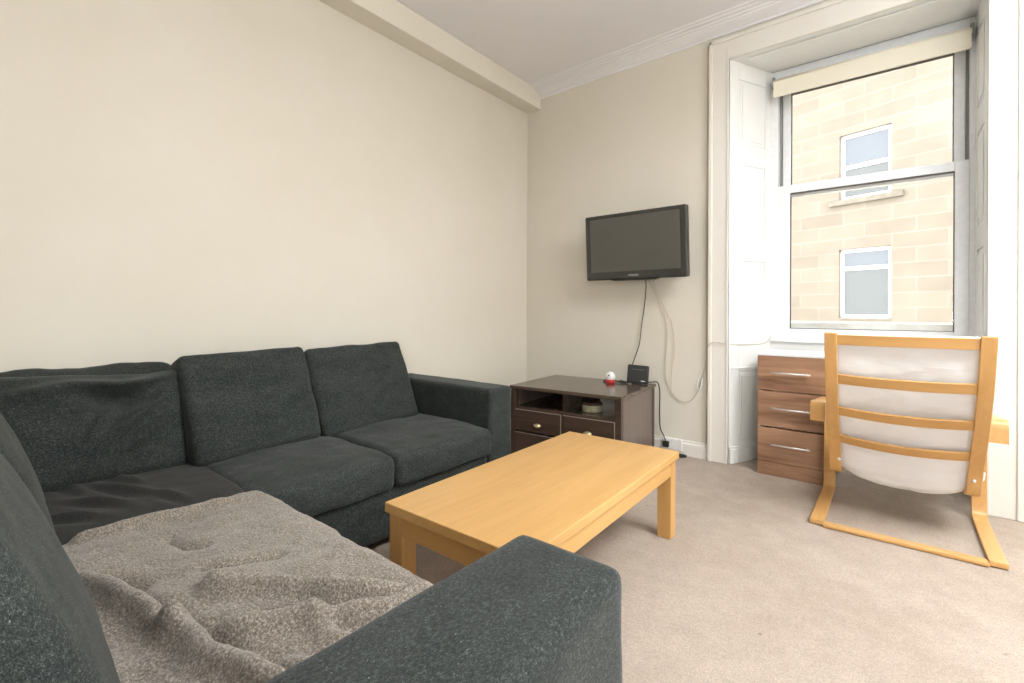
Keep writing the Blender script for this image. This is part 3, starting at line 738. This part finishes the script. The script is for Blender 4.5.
# ================================================================== ARMCHAIR
ac = thing('armchair', 'bentwood armchair with white cushion facing the window, seen from behind', 'chair', (2.69, -.40, 0))
CX, CY = 2.69, -.40
L_ = lambda y: y-CY
side = [(-.735, .016), (-.60, .012), (-.40, .011), (-.24, .011), (-.175, .014), (-.140, .034), (-.128, .075), (-.126, .14), (-.122, .26), (-.118, .40), (-.117, .45), (-.116, .522)]
armp = [(-.102, .535), (-.20, .545), (-.35, .559), (-.50, .574), (-.585, .583), (-.607, .572), (-.611, .540), (-.613, .495)]
stile = [(-.805, .958), (-.790, .86), (-.762, .74), (-.715, .62), (-.650, .50), (-.590, .405), (-.552, .33), (-.535, .27), (-.515, .235), (-.470, .225), (-.40, .240), (-.25, .29), (-.08, .345)]
for s in (-1, 1):
    b = BM(); strip(b, [(L_(y), z) for y, z in side], .058, .022, s*.318); link('side_leg', b, M['birchY'], ac, bevel=.003)
    b = BM(); strip(b, [(L_(y), z) for y, z in armp], .066, .020, s*.327); link('armrest', b, M['birchY'], ac, bevel=.003)
    b = BM(); strip(b, [(L_(y), z) for y, z in stile], .050, .022, 0, xs=(s*.268+.012, s*(.242 if s > 0 else .262)+.006)); st = link('back_stile', b, M['birch'], ac, bevel=.003)
    b = BM(); lathe(b, [(.008, -.012), (.007, -.016), (.003, -.018)], (s*.249+.010, L_(-.545), .300), 14, 'Y'); link('bolt', b, M['metal'], st)
b = BM(); box(b, -.290, .290, L_(-.752), L_(-.705), 0.002, .020); link('floor_rail', b, M['birchX'], ac, bevel=.005)
b = BM(); box(b, -.290, .290, L_(-.13), L_(-.105), .33, .38); link('front_rail', b, M['birchX'], ac, bevel=.004)
def stile_at(z):
    for (ya, za), (yb2, zb) in zip(stile, stile[1:]):
        if za >= z >= zb: k = (za-z)/(za-zb); return ya+(yb2-ya)*k, Vector((0, yb2-ya, zb-za)).normalized()
for z, bow in ((.925, .012), (.735, .030), (.570, .040), (.415, .045)):
    b = BM(); y0, tv = stile_at(z); w = .252-.010*(.95-z)
    nn = Vector((0, -tv.z, tv.y)); ex = []
    N = 20; rings = []
    if nn.y > 0: nn = -nn
    for i in range(N+1):
        u = -1+2*i/N; c = Vector((u*w+.011, L_(y0), z)) + nn*(bow*.6*(1-u*u)-.004)
        rings.append([b.verts.new(c+tv*a*.024+nn*q*.006) for a, q in ((-1, -1), (1, -1), (1, 1), (-1, 1))])
    for r1, r2_ in zip(rings, rings[1:]):
        for k in range(4): b.faces.new((r1[k], r1[(k+1) % 4], r2_[(k+1) % 4], r2_[k]))
    b.faces.new(rings[0][::-1]); b.faces.new(rings[-1])
    link('back_slat', b, M['birchX'], ac, bevel=.002)
# cushion: bent padded slab
cp = [(-.775, .955), (-.755, .86), (-.725, .74), (-.675, .62), (-.610, .50), (-.550, .405), (-.505, .33), (-.455, .285), (-.38, .285), (-.25, .32), (-.10, .375), (.02, .415), (.055, .40)]
def cushion():
    pts = catmull([(0, L_(y), z) for y, z in cp], 8); n = len(pts); NXc = 36; bm = BM(); T = []; Bt = []
    for i, p in enumerate(pts):
        tt = (pts[min(i+1, n-1)]-pts[max(i-1, 0)]).normalized(); nn = Vector((0, -tt.z, tt.y))
        if nn.y > 0 and i < n*.5: nn = nn
        v = i/(n-1); endk = min(1, min(v, 1-v)/.035)**.5
        rt_, rb = [], []
        for j in range(NXc+1):
            u = -1+2*j/NXc; half = .262 if v < .5 else .29
            ek = math.sqrt(max(0, 1-abs(u)**8))
            th = .055*endk*ek+.001
            sag = .0
            bot = 0
            # loose cover hangs down between the frame members near the seat bend
            g = math.exp(-((v-.57)/.14)**2)
            sagv = -.095*g*(1-abs(u)**3)
            q = p + Vector((u*half+.012, 0, sagv))
            wr = .006*noise.noise(Vector((u*2.2, v*16+u*1.5, 0))) + .003*noise.noise(Vector((u*6, v*40, 2)))
            rt_.append(bm.verts.new(q - nn*(-th*1.0) + nn*wr)); rb.append(bm.verts.new(q - nn*(th*.25) + nn*wr*1.4*ek))
        T.append(rt_); Bt.append(rb)
    for G, fl in ((T, False), (Bt, True)):
        for i in range(n-1):
            for j in range(NXc):
                f = [G[i][j], G[i+1][j], G[i+1][j+1], G[i][j+1]]; bm.faces.new(f[::-1] if fl else f)
    for i in range(n-1):
        bm.faces.new([T[i][0], T[i+1][0], Bt[i+1][0], Bt[i][0]]); bm.faces.new([T[i][-1], Bt[i][-1], Bt[i+1][-1], T[i+1][-1]])
    for j in range(NXc):
        bm.faces.new([T[0][j], T[0][j+1], Bt[0][j+1], Bt[0][j]]); bm.faces.new([T[-1][j], Bt[-1][j], Bt[-1][j+1], T[-1][j+1]])
    return link('cushion', bm, M['linen'], ac, smooth=True)
cushion()

# ================================================================== REAR FILL STAND (added behind the photographer)
t = thing('rear_fill_stand', 'fill light stand added at the back of the room, outside the view', 'lamp', (3.77, -4.78, 0))
b = BM(); lathe(b, [(.15, 0), (.15, .02), (.012, .03), (.012, 1.35)]); link('pole', b, M['metal'], t, smooth=False)
b = BM(); box(b, -.45, .45, -.03, .0, .90, 1.80); link('fill_panel', b, M['white_p'], t, rot=(0, 0, .216))
# ================================================================== CEILING FILL BOX (added right of the view)
t = thing('ceiling_fill_box', 'fill light box added under the ceiling, outside the view', 'lamp', (3.95, -1.75, 2.84))
b = BM(); box(b, -.5, .5, -.5, .5, .10, .20); link('fill_body', b, M['white_p'], t, bevel=.01)
